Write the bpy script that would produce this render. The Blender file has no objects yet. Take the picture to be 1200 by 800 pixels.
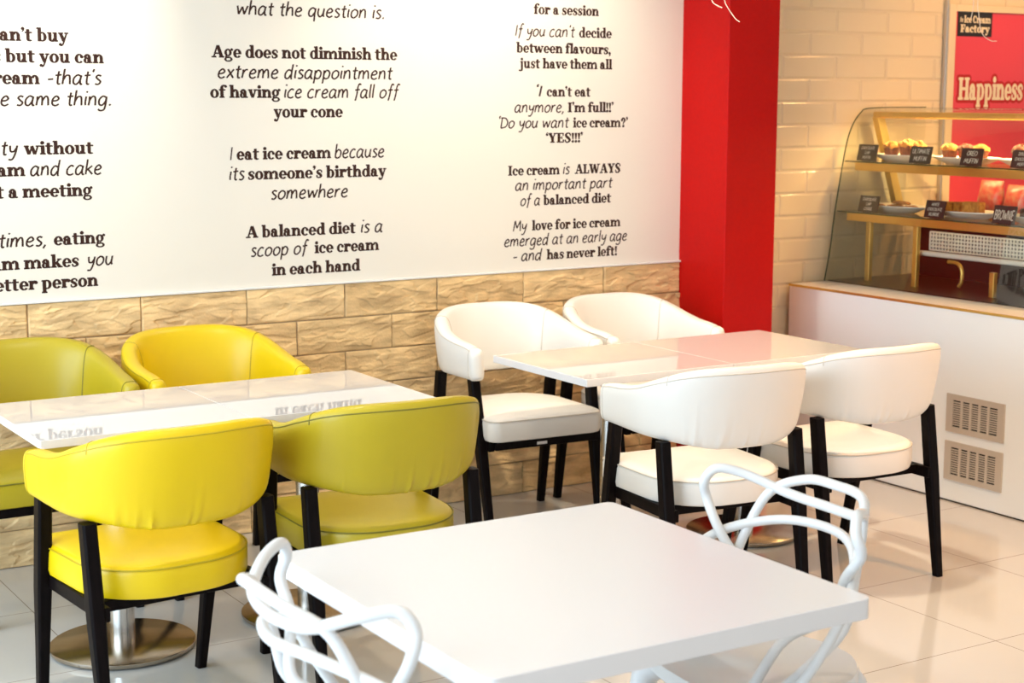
import bpy, bmesh, math, random
from mathutils import Vector, Matrix
random.seed(7)
SC = bpy.context.scene
COL = SC.collection
R = math.radians

# ------------------------------------------------------------------ camera
cam_d = bpy.data.cameras.new('camera')
cam = bpy.data.objects.new('camera', cam_d); COL.objects.link(cam)
yaw, pitch, roll = -0.557413670718224, -0.1500899200864452, 0.002495491667479138
fw = Vector((-math.sin(yaw)*math.cos(pitch), math.cos(yaw)*math.cos(pitch), math.sin(pitch)))
rt = Vector((math.cos(yaw), math.sin(yaw), 0)); up = rt.cross(fw)
rt, up = rt*math.cos(roll)+up*math.sin(roll), -rt*math.sin(roll)+up*math.cos(roll)
mw = Matrix((rt, up, -fw)).transposed().to_4x4()
mw.translation = (-0.58481800298175, -5.814475908551935, 1.7054006543424356)
cam.matrix_world = mw
cam_d.sensor_width = 36.0
cam_d.lens = 36.0*1898.751/1200.0
cam_d.clip_start = 0.05
cam_d.dof.use_dof = True
cam_d.dof.focus_distance = 4.9
cam_d.dof.aperture_fstop = 4.8
SC.camera = cam

# ------------------------------------------------------------------ look, sky and daylight
SC.view_settings.view_transform = 'Standard'
SC.view_settings.look = 'None'
SC.view_settings.gamma = 1.0
SC.view_settings.use_curve_mapping = False
SC.view_settings.exposure = 0.74
world = bpy.data.worlds.new('daylight'); SC.world = world
world.use_nodes = True
wb = world.node_tree.nodes['Background']
wb.inputs[0].default_value = (0.86, 0.93, 1.0, 1)
wb.inputs[1].default_value = 0.45

def area_light(name, loc, rot, sx, sy, power, color):
    l = bpy.data.lights.new(name, 'AREA'); l.shape = 'RECTANGLE'; l.size = sx; l.size_y = sy
    l.energy = power; l.color = color
    o = bpy.data.objects.new(name, l); COL.objects.link(o); o.location = loc; o.rotation_euler = rot
    return o
def spot_light(name, loc, target, power, color, angle, blend=0.6, radius=0.04, parent=None):
    l = bpy.data.lights.new(name, 'SPOT'); l.energy = power; l.color = color
    l.spot_size = R(angle); l.spot_blend = blend; l.shadow_soft_size = radius
    o = bpy.data.objects.new(name, l); COL.objects.link(o); o.location = loc
    o.rotation_euler = (Vector(target)-Vector(loc)).to_track_quat('-Z', 'Y').to_euler()
    return o
# daylight of the shop windows: left glazing and street front behind the camera
area_light('window_daylight', (-2.45, -2.7, 1.55), (0, R(-90), 0), 2.3, 4.8, 142, (0.62, 0.81, 1.0))
area_light('shopfront_daylight', (1.6, -8.4, 1.5), (R(90), 0, 0), 7.0, 2.3, 25, (1.0, 0.95, 0.88))
WARM = (1.0, 0.50, 0.17)
# ------------------------------------------------------------------ materials
def new_mat(name, color, rough=0.5, metal=0.0, coat=0.0, spec=0.5):
    m = bpy.data.materials.new(name); m.use_nodes = True
    b = m.node_tree.nodes['Principled BSDF']
    b.inputs['Base Color'].default_value = (*color, 1); b.inputs['Roughness'].default_value = rough
    b.inputs['Metallic'].default_value = metal; b.inputs['Coat Weight'].default_value = coat
    b.inputs['Coat Roughness'].default_value = 0.03
    b.inputs['Specular IOR Level'].default_value = spec
    return m
def nd(m, t, **kw):
    n = m.node_tree.nodes.new(t)
    for k, v in kw.items(): setattr(n, k, v)
    return n
def lk(m, a, b): m.node_tree.links.new(a, b)
def bsdf(m): return m.node_tree.nodes['Principled BSDF']
def add_noise(m, scale, c1, c2, bump=0.0, bscale=None, dist=0.002, detail=4, stretch=(1, 1, 1)):
    tc = nd(m, 'ShaderNodeTexCoord'); mp = nd(m, 'ShaderNodeMapping'); mp.inputs['Scale'].default_value = stretch
    lk(m, tc.outputs['Object'], mp.inputs['Vector'])
    n = nd(m, 'ShaderNodeTexNoise'); n.inputs['Scale'].default_value = scale; n.inputs['Detail'].default_value = detail
    lk(m, mp.outputs['Vector'], n.inputs['Vector'])
    r = nd(m, 'ShaderNodeValToRGB'); r.color_ramp.elements[0].color = (*c1, 1); r.color_ramp.elements[1].color = (*c2, 1)
    r.color_ramp.elements[0].position = 0.3; r.color_ramp.elements[1].position = 0.7
    lk(m, n.outputs['Fac'], r.inputs['Fac']); lk(m, r.outputs['Color'], bsdf(m).inputs['Base Color'])
    if bump:
        n2 = nd(m, 'ShaderNodeTexNoise'); n2.inputs['Scale'].default_value = bscale or scale
        n2.inputs['Detail'].default_value = 3; lk(m, mp.outputs['Vector'], n2.inputs['Vector'])
        b = nd(m, 'ShaderNodeBump'); b.inputs['Strength'].default_value = bump; b.inputs['Distance'].default_value = dist
        lk(m, n2.outputs['Fac'], b.inputs['Height']); lk(m, b.outputs['Normal'], bsdf(m).inputs['Normal'])
    return m
def leather(name, c, k=0.94):
    m = new_mat(name, c, 0.36, spec=0.45)
    return add_noise(m, 5, c, tuple(x*k for x in c), bump=0.25, bscale=220, dist=0.0006)
def brick_mat(name, w, h, ox, oz, mortar, offset, axes='xz', c1=(.8,.8,.8), c2=(.7,.7,.7), cm=(.5,.5,.5), rough=0.3, smooth=0.1):
    m = new_mat(name, c1, rough)
    tc = nd(m, 'ShaderNodeTexCoord'); sp = nd(m, 'ShaderNodeSeparateXYZ'); lk(m, tc.outputs['Object'], sp.inputs[0])
    a = nd(m, 'ShaderNodeMath', operation='SUBTRACT'); a.inputs[1].default_value = ox
    b = nd(m, 'ShaderNodeMath', operation='SUBTRACT'); b.inputs[1].default_value = oz
    lk(m, sp.outputs['XYZ'.index(axes[0].upper())], a.inputs[0]); lk(m, sp.outputs['XYZ'.index(axes[1].upper())], b.inputs[0])
    cb = nd(m, 'ShaderNodeCombineXYZ'); lk(m, a.outputs[0], cb.inputs[0]); lk(m, b.outputs[0], cb.inputs[1])
    br = nd(m, 'ShaderNodeTexBrick', offset=offset, offset_frequency=2, squash=1.0)
    br.inputs['Scale'].default_value = 1.0; br.inputs['Brick Width'].default_value = w; br.inputs['Row Height'].default_value = h
    br.inputs['Mortar Size'].default_value = mortar; br.inputs['Mortar Smooth'].default_value = smooth
    br.inputs['Color1'].default_value = (*c1, 1); br.inputs['Color2'].default_value = (*c2, 1); br.inputs['Mortar'].default_value = (*cm, 1)
    lk(m, cb.outputs[0], br.inputs['Vector']); lk(m, br.outputs['Color'], bsdf(m).inputs['Base Color'])
    return m, br, cb

M = {}
M['paint'] = new_mat('cream_wall_paint', (0.86, 0.80, 0.70), 0.28, spec=0.4)
M['red'] = add_noise(new_mat('red_wall_paint', (0.50, 0.003, 0.002), 0.5, spec=0.16), 60, (0.51, 0.003, 0.002), (0.47, 0.0025, 0.002), bump=0.15, bscale=260, dist=0.001)
M['ceiling'] = new_mat('white_ceiling_paint', (0.85, 0.80, 0.72), 0.8)
M['white_trim'] = new_mat('white_trim_paint', (0.86, 0.84, 0.80), 0.35)
M['ink'] = new_mat('brown_lettering_vinyl', (0.042, 0.015, 0.010), 0.5, spec=0.2)
M['yellow'] = leather('yellow_leatherette', (0.82, 0.56, 0.003))
M['olive'] = leather('olive_leatherette', (0.52, 0.39, 0.016))
M['white_leather'] = leather('white_leatherette', (0.86, 0.82, 0.76), 0.98)
M['yellow_seam'] = new_mat('yellow_seam', (0.50, 0.36, 0.004), 0.5)
M['olive_seam'] = new_mat('olive_seam', (0.20, 0.17, 0.010), 0.5)
M['white_seam'] = new_mat('white_seam', (0.62, 0.56, 0.48), 0.5)
M['black_wood'] = add_noise(new_mat('black_lacquered_wood', (0.006, 0.004, 0.004), 0.42, spec=0.07), 9, (0.003, 0.002, 0.002), (0.007, 0.004, 0.004), stretch=(8, 8, 1))
M['table_white'] = new_mat('white_gloss_tabletop', (0.82, 0.785, 0.77), 0.025, coat=0.6)
M['table_satin'] = new_mat('white_satin_tabletop', (0.80, 0.765, 0.755), 0.22, spec=0.4)
M['table_edge'] = new_mat('white_table_edge', (0.80, 0.77, 0.78), 0.35)
M['plastic'] = new_mat('white_moulded_plastic', (0.74, 0.73, 0.72), 0.30)
M['steel'] = add_noise(new_mat('brushed_steel', (0.62, 0.60, 0.57), 0.22, 1.0), 30, (0.60, 0.58, 0.55), (0.68, 0.66, 0.63), stretch=(1, 1, 0.02))
M['steel_disc'] = new_mat('brown_reflection_steel_disc', (0.42, 0.36, 0.29), 0.22, 1.0)  # brown reflection of the table underside is put into the base colour
M['rubber'] = new_mat('black_rubber', (0.012, 0.012, 0.012), 0.7)
M['counter_white'] = new_mat('white_counter_panel', (0.92, 0.92, 0.88), 0.30)
M['gold'] = new_mat('gold_anodised_metal', (0.74, 0.50, 0.13), 0.30, 0.75)
M['dark'] = add_noise(new_mat('dark_brown_interior', (0.012, 0.006, 0.004), 0.3), 8, (0.014, 0.007, 0.004), (0.008, 0.004, 0.003))
M['vent_grey'] = new_mat('grey_beige_vent_metal', (0.60, 0.52, 0.42), 0.4, 0.2)
M['vent_dark'] = new_mat('vent_slot_shade', (0.012, 0.010, 0.009), 0.8)  # near-black stands in for the shade behind slots and perforations
M['china'] = new_mat('white_china', (0.84, 0.82, 0.76), 0.15)
M['slate'] = new_mat('black_slate_card', (0.020, 0.016, 0.014), 0.6)
M['chalk'] = new_mat('white_chalk', (0.72, 0.68, 0.60), 0.9)
M['cake_gold'] = add_noise(new_mat('golden_muffin_crumb', (0.55, 0.26, 0.05), 0.8), 45, (0.62, 0.30, 0.06), (0.36, 0.14, 0.025), bump=0.8, bscale=90, dist=0.004)
M['cake_brown'] = add_noise(new_mat('brown_muffin_case', (0.16, 0.045, 0.02), 0.75), 60, (0.22, 0.060, 0.025), (0.10, 0.028, 0.014), bump=0.6, bscale=120, dist=0.003)
M['cake_choc'] = add_noise(new_mat('chocolate_crumb', (0.07, 0.025, 0.012), 0.7), 70, (0.11, 0.04, 0.018), (0.035, 0.014, 0.008), bump=0.8, bscale=110, dist=0.004)
M['cookie'] = add_noise(new_mat('cookie_crumb', (0.45, 0.20, 0.05), 0.8), 60, (0.52, 0.24, 0.07), (0.16, 0.06, 0.02), bump=0.6, bscale=90, dist=0.003)
M['blondie'] = add_noise(new_mat('blondie_crumb', (0.58, 0.28, 0.04), 0.7), 55, (0.66, 0.33, 0.06), (0.34, 0.13, 0.02), bump=0.8, bscale=90, dist=0.004)
M['candy_red'] = add_noise(new_mat('red_wrapper', (0.35, 0.02, 0.02), 0.3), 40, (0.36, 0.02, 0.025), (0.30, 0.13, 0.08), bump=0.5, bscale=30, dist=0.006)
M['candy_brown'] = add_noise(new_mat('brown_wrapper', (0.20, 0.08, 0.04), 0.25), 20, (0.22, 0.10, 0.05), (0.42, 0.28, 0.18), bump=0.6, bscale=30, dist=0.006)
M['poster_red'] = new_mat('red_poster_print', (0.76, 0.060, 0.10), 0.3)
M['poster_dark'] = new_mat('dark_red_print', (0.50, 0.006, 0.010), 0.3)
M['poster_black'] = new_mat('black_print', (0.010, 0.008, 0.008), 0.3)
M['poster_cream'] = new_mat('cream_print', (0.86, 0.74, 0.52), 0.4)
M['cream_frame'] = new_mat('cream_frame', (0.80, 0.66, 0.44), 0.35)
M['alu'] = new_mat('aluminium', (0.55, 0.53, 0.50), 0.3, 0.9)
M['string'] = new_mat('cream_ribbon', (0.85, 0.74, 0.60), 0.5)
M['tag_silver'] = new_mat('silver_tag', (0.7, 0.7, 0.7), 0.35, 0.6)

def glass_mat(name, tint, rough=0.0, ior=1.45):
    m = bpy.data.materials.new(name); m.use_nodes = True
    nt = m.node_tree; nt.nodes.remove(nt.nodes['Principled BSDF'])
    out = nt.nodes['Material Output']
    t = nt.nodes.new('ShaderNodeBsdfTransparent'); t.inputs[0].default_value = (*tint, 1)
    g = nt.nodes.new('ShaderNodeBsdfGlossy'); g.inputs['Roughness'].default_value = rough
    f = nt.nodes.new('ShaderNodeFresnel'); f.inputs['IOR'].default_value = ior
    mx = nt.nodes.new('ShaderNodeMixShader')
    ge = nt.nodes.new('ShaderNodeNewGeometry'); fr = nt.nodes.new('ShaderNodeMath'); fr.operation = 'SUBTRACT'; fr.inputs[0].default_value = 1.0
    mu = nt.nodes.new('ShaderNodeMath'); mu.operation = 'MULTIPLY'
    nt.links.new(ge.outputs['Backfacing'], fr.inputs[1]); nt.links.new(fr.outputs[0], mu.inputs[0]); nt.links.new(f.outputs[0], mu.inputs[1])
    nt.links.new(mu.outputs[0], mx.inputs[0]); nt.links.new(t.outputs[0], mx.inputs[1]); nt.links.new(g.outputs[0], mx.inputs[2])
    nt.links.new(mx.outputs[0], out.inputs['Surface'])
    return m
M['glass'] = glass_mat('clear_case_glass', (0.975, 0.98, 0.955))
M['glass_front'] = glass_mat('reflective_case_glass', (0.975, 0.975, 0.94), ior=1.9)
M['glass_edge'] = new_mat('green_glass_edge', (0.035, 0.065, 0.030), 0.15)

# split-face stone cladding
def make_stone():
    m, br, cb = brick_mat('split_face_stone', 0.42122, 0.13779, 0.77863, 0.0, 0.0022, 0.5, 'xz',
                          (0.94, 0.69, 0.37), (0.83, 0.57, 0.27), (0.42, 0.29, 0.16), 0.65, 0.0)
    br.inputs['Bias'].default_value = -0.1
    rnd = nd(m, 'ShaderNodeSeparateColor'); lk(m, br.outputs['Color'], rnd.inputs[0])
    mul = nd(m, 'ShaderNodeMath', operation='MULTIPLY'); mul.inputs[1].default_value = 37.0; lk(m, rnd.outputs[0], mul.inputs[0])
    off = nd(m, 'ShaderNodeCombineXYZ'); lk(m, mul.outputs[0], off.inputs[2])
    ad = nd(m, 'ShaderNodeVectorMath', operation='ADD'); lk(m, cb.outputs[0], ad.inputs[0]); lk(m, off.outputs[0], ad.inputs[1])
    n1 = nd(m, 'ShaderNodeTexNoise'); n1.inputs['Scale'].default_value = 120; n1.inputs['Detail'].default_value = 5; lk(m, ad.outputs[0], n1.inputs['Vector'])
    bp = nd(m, 'ShaderNodeBump'); bp.inputs['Strength'].default_value = 0.5; bp.inputs['Distance'].default_value = 0.003
    lk(m, n1.outputs['Fac'], bp.inputs['Height']); lk(m, bp.outputs['Normal'], bsdf(m).inputs['Normal'])
    # mineral colour variation
    n2 = nd(m, 'ShaderNodeTexNoise'); n2.inputs['Scale'].default_value = 1.0; n2.inputs['Detail'].default_value = 6
    mp2 = nd(m, 'ShaderNodeMapping'); mp2.inputs['Scale'].default_value = (7, 22, 1); lk(m, ad.outputs[0], mp2.inputs['Vector']); lk(m, mp2.outputs[0], n2.inputs['Vector'])
    rp = nd(m, 'ShaderNodeValToRGB'); rp.color_ramp.elements[0].position = 0.32; rp.color_ramp.elements[0].color = (0.66, 0.60, 0.55, 1)
    rp.color_ramp.elements[1].position = 0.66; rp.color_ramp.elements[1].color = (1.12, 1.08, 1.02, 1)
    lk(m, n2.outputs['Fac'], rp.inputs['Fac'])
    mx = nd(m, 'ShaderNodeMix', data_type='RGBA', blend_type='MULTIPLY'); mx.inputs[0].default_value = 1.0
    lk(m, br.outputs['Color'], mx.inputs[6]); lk(m, rp.outputs['Color'], mx.inputs[7]); lk(m, mx.outputs[2], bsdf(m).inputs['Base Color'])
    return m
M['stone'] = make_stone()
def bump_from_brick(m, br, dist, strength=1.0):
    inv = nd(m, 'ShaderNodeMath', operation='SUBTRACT'); inv.inputs[0].default_value = 1.0; lk(m, br.outputs['Fac'], inv.inputs[1])
    bp = nd(m, 'ShaderNodeBump'); bp.inputs['Distance'].default_value = dist; bp.inputs['Strength'].default_value = strength
    lk(m, inv.outputs[0], bp.inputs['Height']); lk(m, bp.outputs['Normal'], bsdf(m).inputs['Normal'])
m, br, cb = brick_mat('warm_lit_metro_tile', 0.33, 0.1075, 4.518, 1.0385, 0.012, 0.5, 'xz', (0.80, 0.67, 0.45), (0.78, 0.65, 0.44), (0.76, 0.63, 0.43), 0.14, 0.9)  # white tile with the warm lamplight put into its colours
bump_from_brick(m, br, 0.004, 0.8); M['metro'] = m
m, br, cb = brick_mat('polished_floor_tile', 0.63, 0.63, 0.818, -0.54, 0.0016, 0.0, 'xy', (0.60, 0.58, 0.55), (0.59, 0.57, 0.54), (0.24, 0.20, 0.16), 0.10, 0.0)
bsdf(m).inputs['Coat Weight'].default_value = 0.3; M['floor'] = m

# ------------------------------------------------------------------ mesh building
class MB:
    def __init__(self): self.v = []; self.f = []
    def add(self, vs, fs):
        o = len(self.v); self.v += [tuple(p) for p in vs]; self.f += [tuple(i+o for i in q) for q in fs]
    def box(self, x0, y0, z0, x1, y1, z1):
        self.add([(x0,y0,z0),(x1,y0,z0),(x1,y1,z0),(x0,y1,z0),(x0,y0,z1),(x1,y0,z1),(x1,y1,z1),(x0,y1,z1)],
                 [(0,3,2,1),(4,5,6,7),(0,1,5,4),(1,2,6,5),(2,3,7,6),(3,0,4,7)])
    def loops(self, loops, cap0=True, cap1=True, closed=True):
        n = len(loops[0]); o = len(self.v)
        for l in loops: self.v += [tuple(p) for p in l]
        for i in range(len(loops)-1):
            for j in range(n if closed else n-1):
                a = o+i*n+j; b = o+i*n+(j+1) % n
                self.f.append((a, b, b+n, a+n))
        if cap0: self.f.append(tuple(o+j for j in range(n-1, -1, -1)))
        if cap1: self.f.append(tuple(o+(len(loops)-1)*n+j for j in range(n)))
    def tube(self, pts, rad, seg=10, ell=None):
        pts = [Vector(p) for p in pts]; n = len(pts)
        rads = rad if isinstance(rad, (list, tuple)) else [rad]*n
        tang = [(pts[min(i+1, n-1)]-pts[max(i-1, 0)]).normalized() for i in range(n)]
        ref = Vector((0, 0, 1)) if abs(tang[0].z) < 0.9 else Vector((1, 0, 0))
        u = (ref-tang[0]*ref.dot(tang[0])).normalized(); lps = []
        for i in range(n):
            u = (u-tang[i]*u.dot(tang[i])).normalized(); w = tang[i].cross(u)
            e = ell[i] if ell else (1, 1)
            lps.append([pts[i]+(u*math.cos(2*math.pi*k/seg)*e[0]+w*math.sin(2*math.pi*k/seg)*e[1])*rads[i] for k in range(seg)])
        self.loops(lps)
    def lathe(self, prof, seg=32, sx=1.0, sy=1.0, c=(0, 0, 0), cap0=True, cap1=True):
        self.loops([[(c[0]+r*math.cos(2*math.pi*k/seg)*sx, c[1]+r*math.sin(2*math.pi*k/seg)*sy, c[2]+z) for k in range(seg)] for r, z in prof], cap0, cap1)
def obj(name, mb, mat, parent=None, smooth=False, bevel=0.0, loc=None, sub=0, seg=2):
    me = bpy.data.meshes.new(name); me.from_pydata(mb.v, [], mb.f); me.update()
    bm = bmesh.new(); bm.from_mesh(me); bmesh.ops.recalc_face_normals(bm, faces=bm.faces); bm.to_mesh(me); bm.free()
    me.materials.append(M[mat] if isinstance(mat, str) else mat)
    if smooth:
        for p in me.polygons: p.use_smooth = True
        if hasattr(me, 'set_sharp_from_angle'): me.set_sharp_from_angle(angle=R(42))
    o = bpy.data.objects.new(name, me); COL.objects.link(o)
    if parent: o.parent = parent
    if loc: o.location = loc
    if bevel:
        b = o.modifiers.new('bevel', 'BEVEL'); b.width = bevel; b.segments = seg; b.limit_method = 'ANGLE'; b.angle_limit = R(40)
        for p in me.polygons: p.use_smooth = True
        if hasattr(me, 'set_sharp_from_angle'): me.set_sharp_from_angle(angle=R(180))
        w = o.modifiers.new('normals', 'WEIGHTED_NORMAL'); w.keep_sharp = False
    if sub:
        s = o.modifiers.new('subdivision', 'SUBSURF'); s.levels = sub; s.render_levels = sub
    return o
def tag(o, label, cat, group=None):
    o['label'] = label; o['category'] = cat
    if group: o['group'] = group
    return o
def thing(name, label, cat, loc=(0, 0, 0), rz=0.0, group=None):
    o = bpy.data.objects.new(name, None); COL.objects.link(o); o.location = loc; o.rotation_euler = (0, 0, rz)
    o.empty_display_size = 0.1
    return tag(o, label, cat, group)
def struct(name, mb, mat, **kw):
    o = obj(name, mb, mat, **kw); o['kind'] = 'structure'; return o
def dup(root, loc, rz, label, group=None):
    r = root.copy(); COL.objects.link(r); r.location = loc; r.rotation_euler = (0, 0, rz); r['label'] = label
    if group: r['group'] = group
    for ch in list(root.children):
        c = ch.copy(); COL.objects.link(c); c.parent = r
        for g in list(ch.children):
            q = g.copy(); COL.objects.link(q); q.parent = c
    return r
def catmull(P, n=8):
    P = [Vector(p) for p in P]; Q = [2*P[0]-P[1]]+P+[2*P[-1]-P[-2]]; out = []
    for i in range(1, len(Q)-2):
        a, b, c, e = Q[i-1], Q[i], Q[i+1], Q[i+2]
        for k in range(n):
            t = k/n; out.append(.5*((2*b)+(-a+c)*t+(2*a-5*b+4*c-e)*t*t+(-a+3*b-3*c+e)*t**3))
    out.append(P[-1]); return out
def lerp(a, b, t): return a+(b-a)*t
def sstep(a, b, x):
    t = min(1, max(0, (x-a)/(b-a))); return t*t*(3-2*t)
def interp(tab, x):
    if x <= tab[0][0]: return tab[0][1]
    for (a, p), (b, q) in zip(tab, tab[1:]):
        if x <= b: return lerp(p, q, sstep(a, b, x))
    return tab[-1][1]

# ------------------------------------------------------------------ lettering: two drawn alphabets, x-height 1
T_, S_ = 0.34, 0.15
def _st(x, y0, y1, tl=1, bl=1, br=1, w=T_):
    g = [('r', x, y0, x+w, y1)]
    if tl: g.append(('r', x-0.11, y1-S_, x+w*0.5, y1))
    if bl: g.append(('r', x-0.11, y0, x+w*0.5, y0+S_))
    if br: g.append(('r', x+w*0.5, y0, x+w+0.11, y0+S_))
    return g
def _o(cx, cy, rx, ry, tx=0.29, ty=0.13, a0=0, a1=360): return [('o', cx, cy, rx, ry, tx, ty, a0, a1)]
def _arch(x, y=0.60, r=0.41): return _o(x+0.52-0.0, y, 0.40, r, 0.30, 0.16, 0, 165)+[('r', x+0.62, 0, x+0.92, y)]+[('r', x+0.53, 0, x+1.02, S_)]
SERIF = {
 'a': (1.04, _o(.36,.31,.34,.33,.26,.12)+[('r',.50,.0,.80,.66),('r',.6,0,.96,S_)]+_o(.43,.64,.37,.38,.30,.14,0,155)+[('d',.21,.72,.15)]),
 'b': (1.12, _st(.12,0,1.5,1,0,0)+_o(.58,.5,.46,.52)),
 'c': (.98, _o(.52,.5,.48,.52,.30,.13,48,318)+[('d',.80,.70,.16)]),
 'd': (1.18, _o(.52,.5,.46,.52)+_st(.70,0,1.5,1,0,1)),
 'e': (1.02, _o(.52,.5,.48,.52,.30,.13,0,322)+[('r',.2,.42,.99,.54)]),
 'f': (.80, _st(.18,0,1.15,0)+_o(.60,1.12,.42,.40,.30,.14,55,180)+[('d',.80,1.34,.15),('r',.02,.86,.74,1.0)]),
 'g': (1.08, _o(.47,.60,.42,.42,.26,.12)+_o(.5,-.18,.48,.29,.20,.12)+[('s',((.3,.26,.16),(.2,.13,.16),(.32,.02,.16),(.6,.05,.18))),('d',.93,.94,.14)]),
 'h': (1.22, _st(.12,0,1.5)+_arch(.16)),
 'i': (.58, _st(.14,0,1.0)+[('d',.28,1.30,.19)]),
 'j': (.62, [('r',.2,-.15,.5,1.0),('r',.06,.87,.35,1.0)]+_o(.12,-.14,.38,.30,.30,.14,200,360)+[('d',.34,1.30,.19)]),
 'k': (1.20, _st(.12,0,1.5)+[('s',((.42,.42,.14),(.9,.93,.14))),('r',.68,.87,1.10,1.0),('s',((.56,.62,.28),(.94,.08,.32))),('r',.72,0,1.22,S_)]),
 'l': (.58, _st(.14,0,1.5)),
 'm': (1.92, _st(.12,0,1.0)+_arch(.16)+_arch(.86)),
 'n': (1.22, _st(.12,0,1.0)+_arch(.16)),
 'o': (1.06, _o(.53,.5,.49,.52,.30,.13)),
 'p': (1.14, _st(.12,-.46,1.0)+_o(.58,.5,.48,.52)),
 'q': (1.14, _o(.52,.5,.46,.52)+_st(.70,-.46,1.0,0)),
 'r': (.96, _st(.12,0,1.0)+_o(.64,.58,.36,.43,.28,.16,60,170)+[('d',.80,.80,.18)]),
 's': (.86, [('s',((.74,.66,.12),(.70,.88,.13),(.44,.96,.14),(.20,.80,.22),(.28,.60,.27),(.52,.46,.29),(.66,.24,.24),(.42,.05,.14),(.16,.10,.13),(.11,.34,.12)))]),
 't': (.80, [('r',.18,.2,.48,1.28),('r',.02,.86,.76,1.0)]+_o(.48,.22,.30,.24,.29,.13,180,330)),
 'u': (1.22, [('r',.14,.35,.44,1.0),('r',.02,.87,.3,1.0)]+_o(.52,.36,.38,.38,.30,.15,180,352)+[('r',.72,0,1.02,1.0),('r',.60,.87,.9,1.0),('r',.9,0,1.14,S_)]),
 'v': (1.06, [('s',((.22,.95,.31),(.54,.06,.31))),('s',((.86,.95,.13),(.58,.03,.13))),('r',.0,.87,.50,1.0),('r',.66,.87,1.06,1.0)]),
 'w': (1.62, [('s',((.22,.95,.31),(.50,.06,.31))),('s',((.80,.95,.13),(.54,.03,.13))),('s',((.80,.95,.31),(1.10,.06,.31))),('s',((1.42,.95,.13),(1.14,.03,.13))),('r',0,.87,.48,1.0),('r',1.22,.87,1.62,1.0)]),
 'y': (1.06, [('s',((.22,.95,.31),(.56,.08,.31))),('s',((.88,.95,.13),(.56,.0,.13),(.40,-.34,.13),(.22,-.42,.16))),('d',.17,-.30,.15),('r',.0,.87,.50,1.0),('r',.66,.87,1.06,1.0)]),
 'A': (1.52, [('s',((.70,1.42,.14),(.25,.06,.14))),('s',((.76,1.38,.36),(1.22,.06,.36))),('r',.4,.42,1.05,.55),('r',0,0,.55,S_),('r',.9,0,1.5,S_)]),
 'C': (1.34, _o(.68,.70,.64,.73,.38,.14,42,320)+[('r',1.10,.86,1.24,1.38)]),
 'E': (1.22, [('r',.16,0,.52,1.4),('r',.02,0,1.08,S_),('r',.02,1.27,1.08,1.4),('r',.5,.64,.86,.77),('r',.98,0,1.14,.44),('r',.96,1.0,1.10,1.4),('r',.76,.52,.88,.90)]),
 'F': (1.16, [('r',.16,0,.52,1.4),('r',.02,0,.72,S_),('r',.02,1.27,1.06,1.4),('r',.5,.60,.86,.73),('r',.94,.98,1.08,1.4),('r',.76,.48,.88,.86)]),
 'H': (1.56, [('r',.16,0,.52,1.4),('r',1.02,0,1.38,1.4),('r',.5,.62,1.05,.77),('r',.02,0,.66,S_),('r',.88,0,1.52,S_),('r',.02,1.27,.66,1.4),('r',.88,1.27,1.52,1.4)]),
 'I': (.74, [('r',.18,0,.54,1.4),('r',.03,0,.69,S_),('r',.03,1.27,.69,1.4)]),
 'L': (1.14, [('r',.16,0,.52,1.4),('r',.02,0,1.06,S_),('r',.02,1.27,.68,1.4),('r',.94,0,1.10,.52)]),
 'S': (1.12, [('s',((.96,.95,.14),(.92,1.26,.16),(.58,1.38,.17),(.26,1.18,.28),(.36,.88,.34),(.68,.64,.36),(.86,.34,.30),(.56,.04,.17),(.22,.12,.16),(.15,.44,.14)))]),
 'W': (2.0, [('s',((.28,1.36,.36),(.62,.06,.36))),('s',((.98,1.36,.14),(.68,.03,.14))),('s',((.98,1.36,.36),(1.36,.06,.36))),('s',((1.74,1.36,.14),(1.42,.03,.14))),('r',0,1.27,.6,1.4),('r',1.5,1.27,2.0,1.4)]),
 'Y': (1.36, [('s',((.26,1.36,.36),(.68,.66,.36))),('s',((1.10,1.36,.14),(.72,.66,.14))),('r',.50,0,.86,.70),('r',.34,0,1.02,S_),('r',0,1.27,.6,1.4),('r',.86,1.27,1.36,1.4)]),
 "'": (.40, [('d',.2,1.36,.16),('s',((.30,1.34,.10),(.24,1.14,.09),(.10,1.02,.05)))]),
 '`': (.40, [('d',.2,1.16,.16),('s',((.10,1.18,.10),(.16,1.38,.09),(.30,1.50,.05)))]),
 '!': (.50, [('s',((.25,1.38,.34),(.25,.46,.12))),('d',.25,.15,.18)]),
 '?': (.98, _o(.48,1.04,.40,.38,.30,.14,-70,170)+[('d',.22,1.02,.17),('r',.42,.42,.56,.74),('d',.49,.15,.18)]),
 ',': (.42, [('d',.2,.14,.18),('s',((.31,.10,.12),(.26,-.14,.11),(.08,-.30,.05)))]),
 '.': (.42, [('d',.2,.15,.18)]),
 '-': (.60, [('r',.08,.44,.52,.58)]),
}
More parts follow.
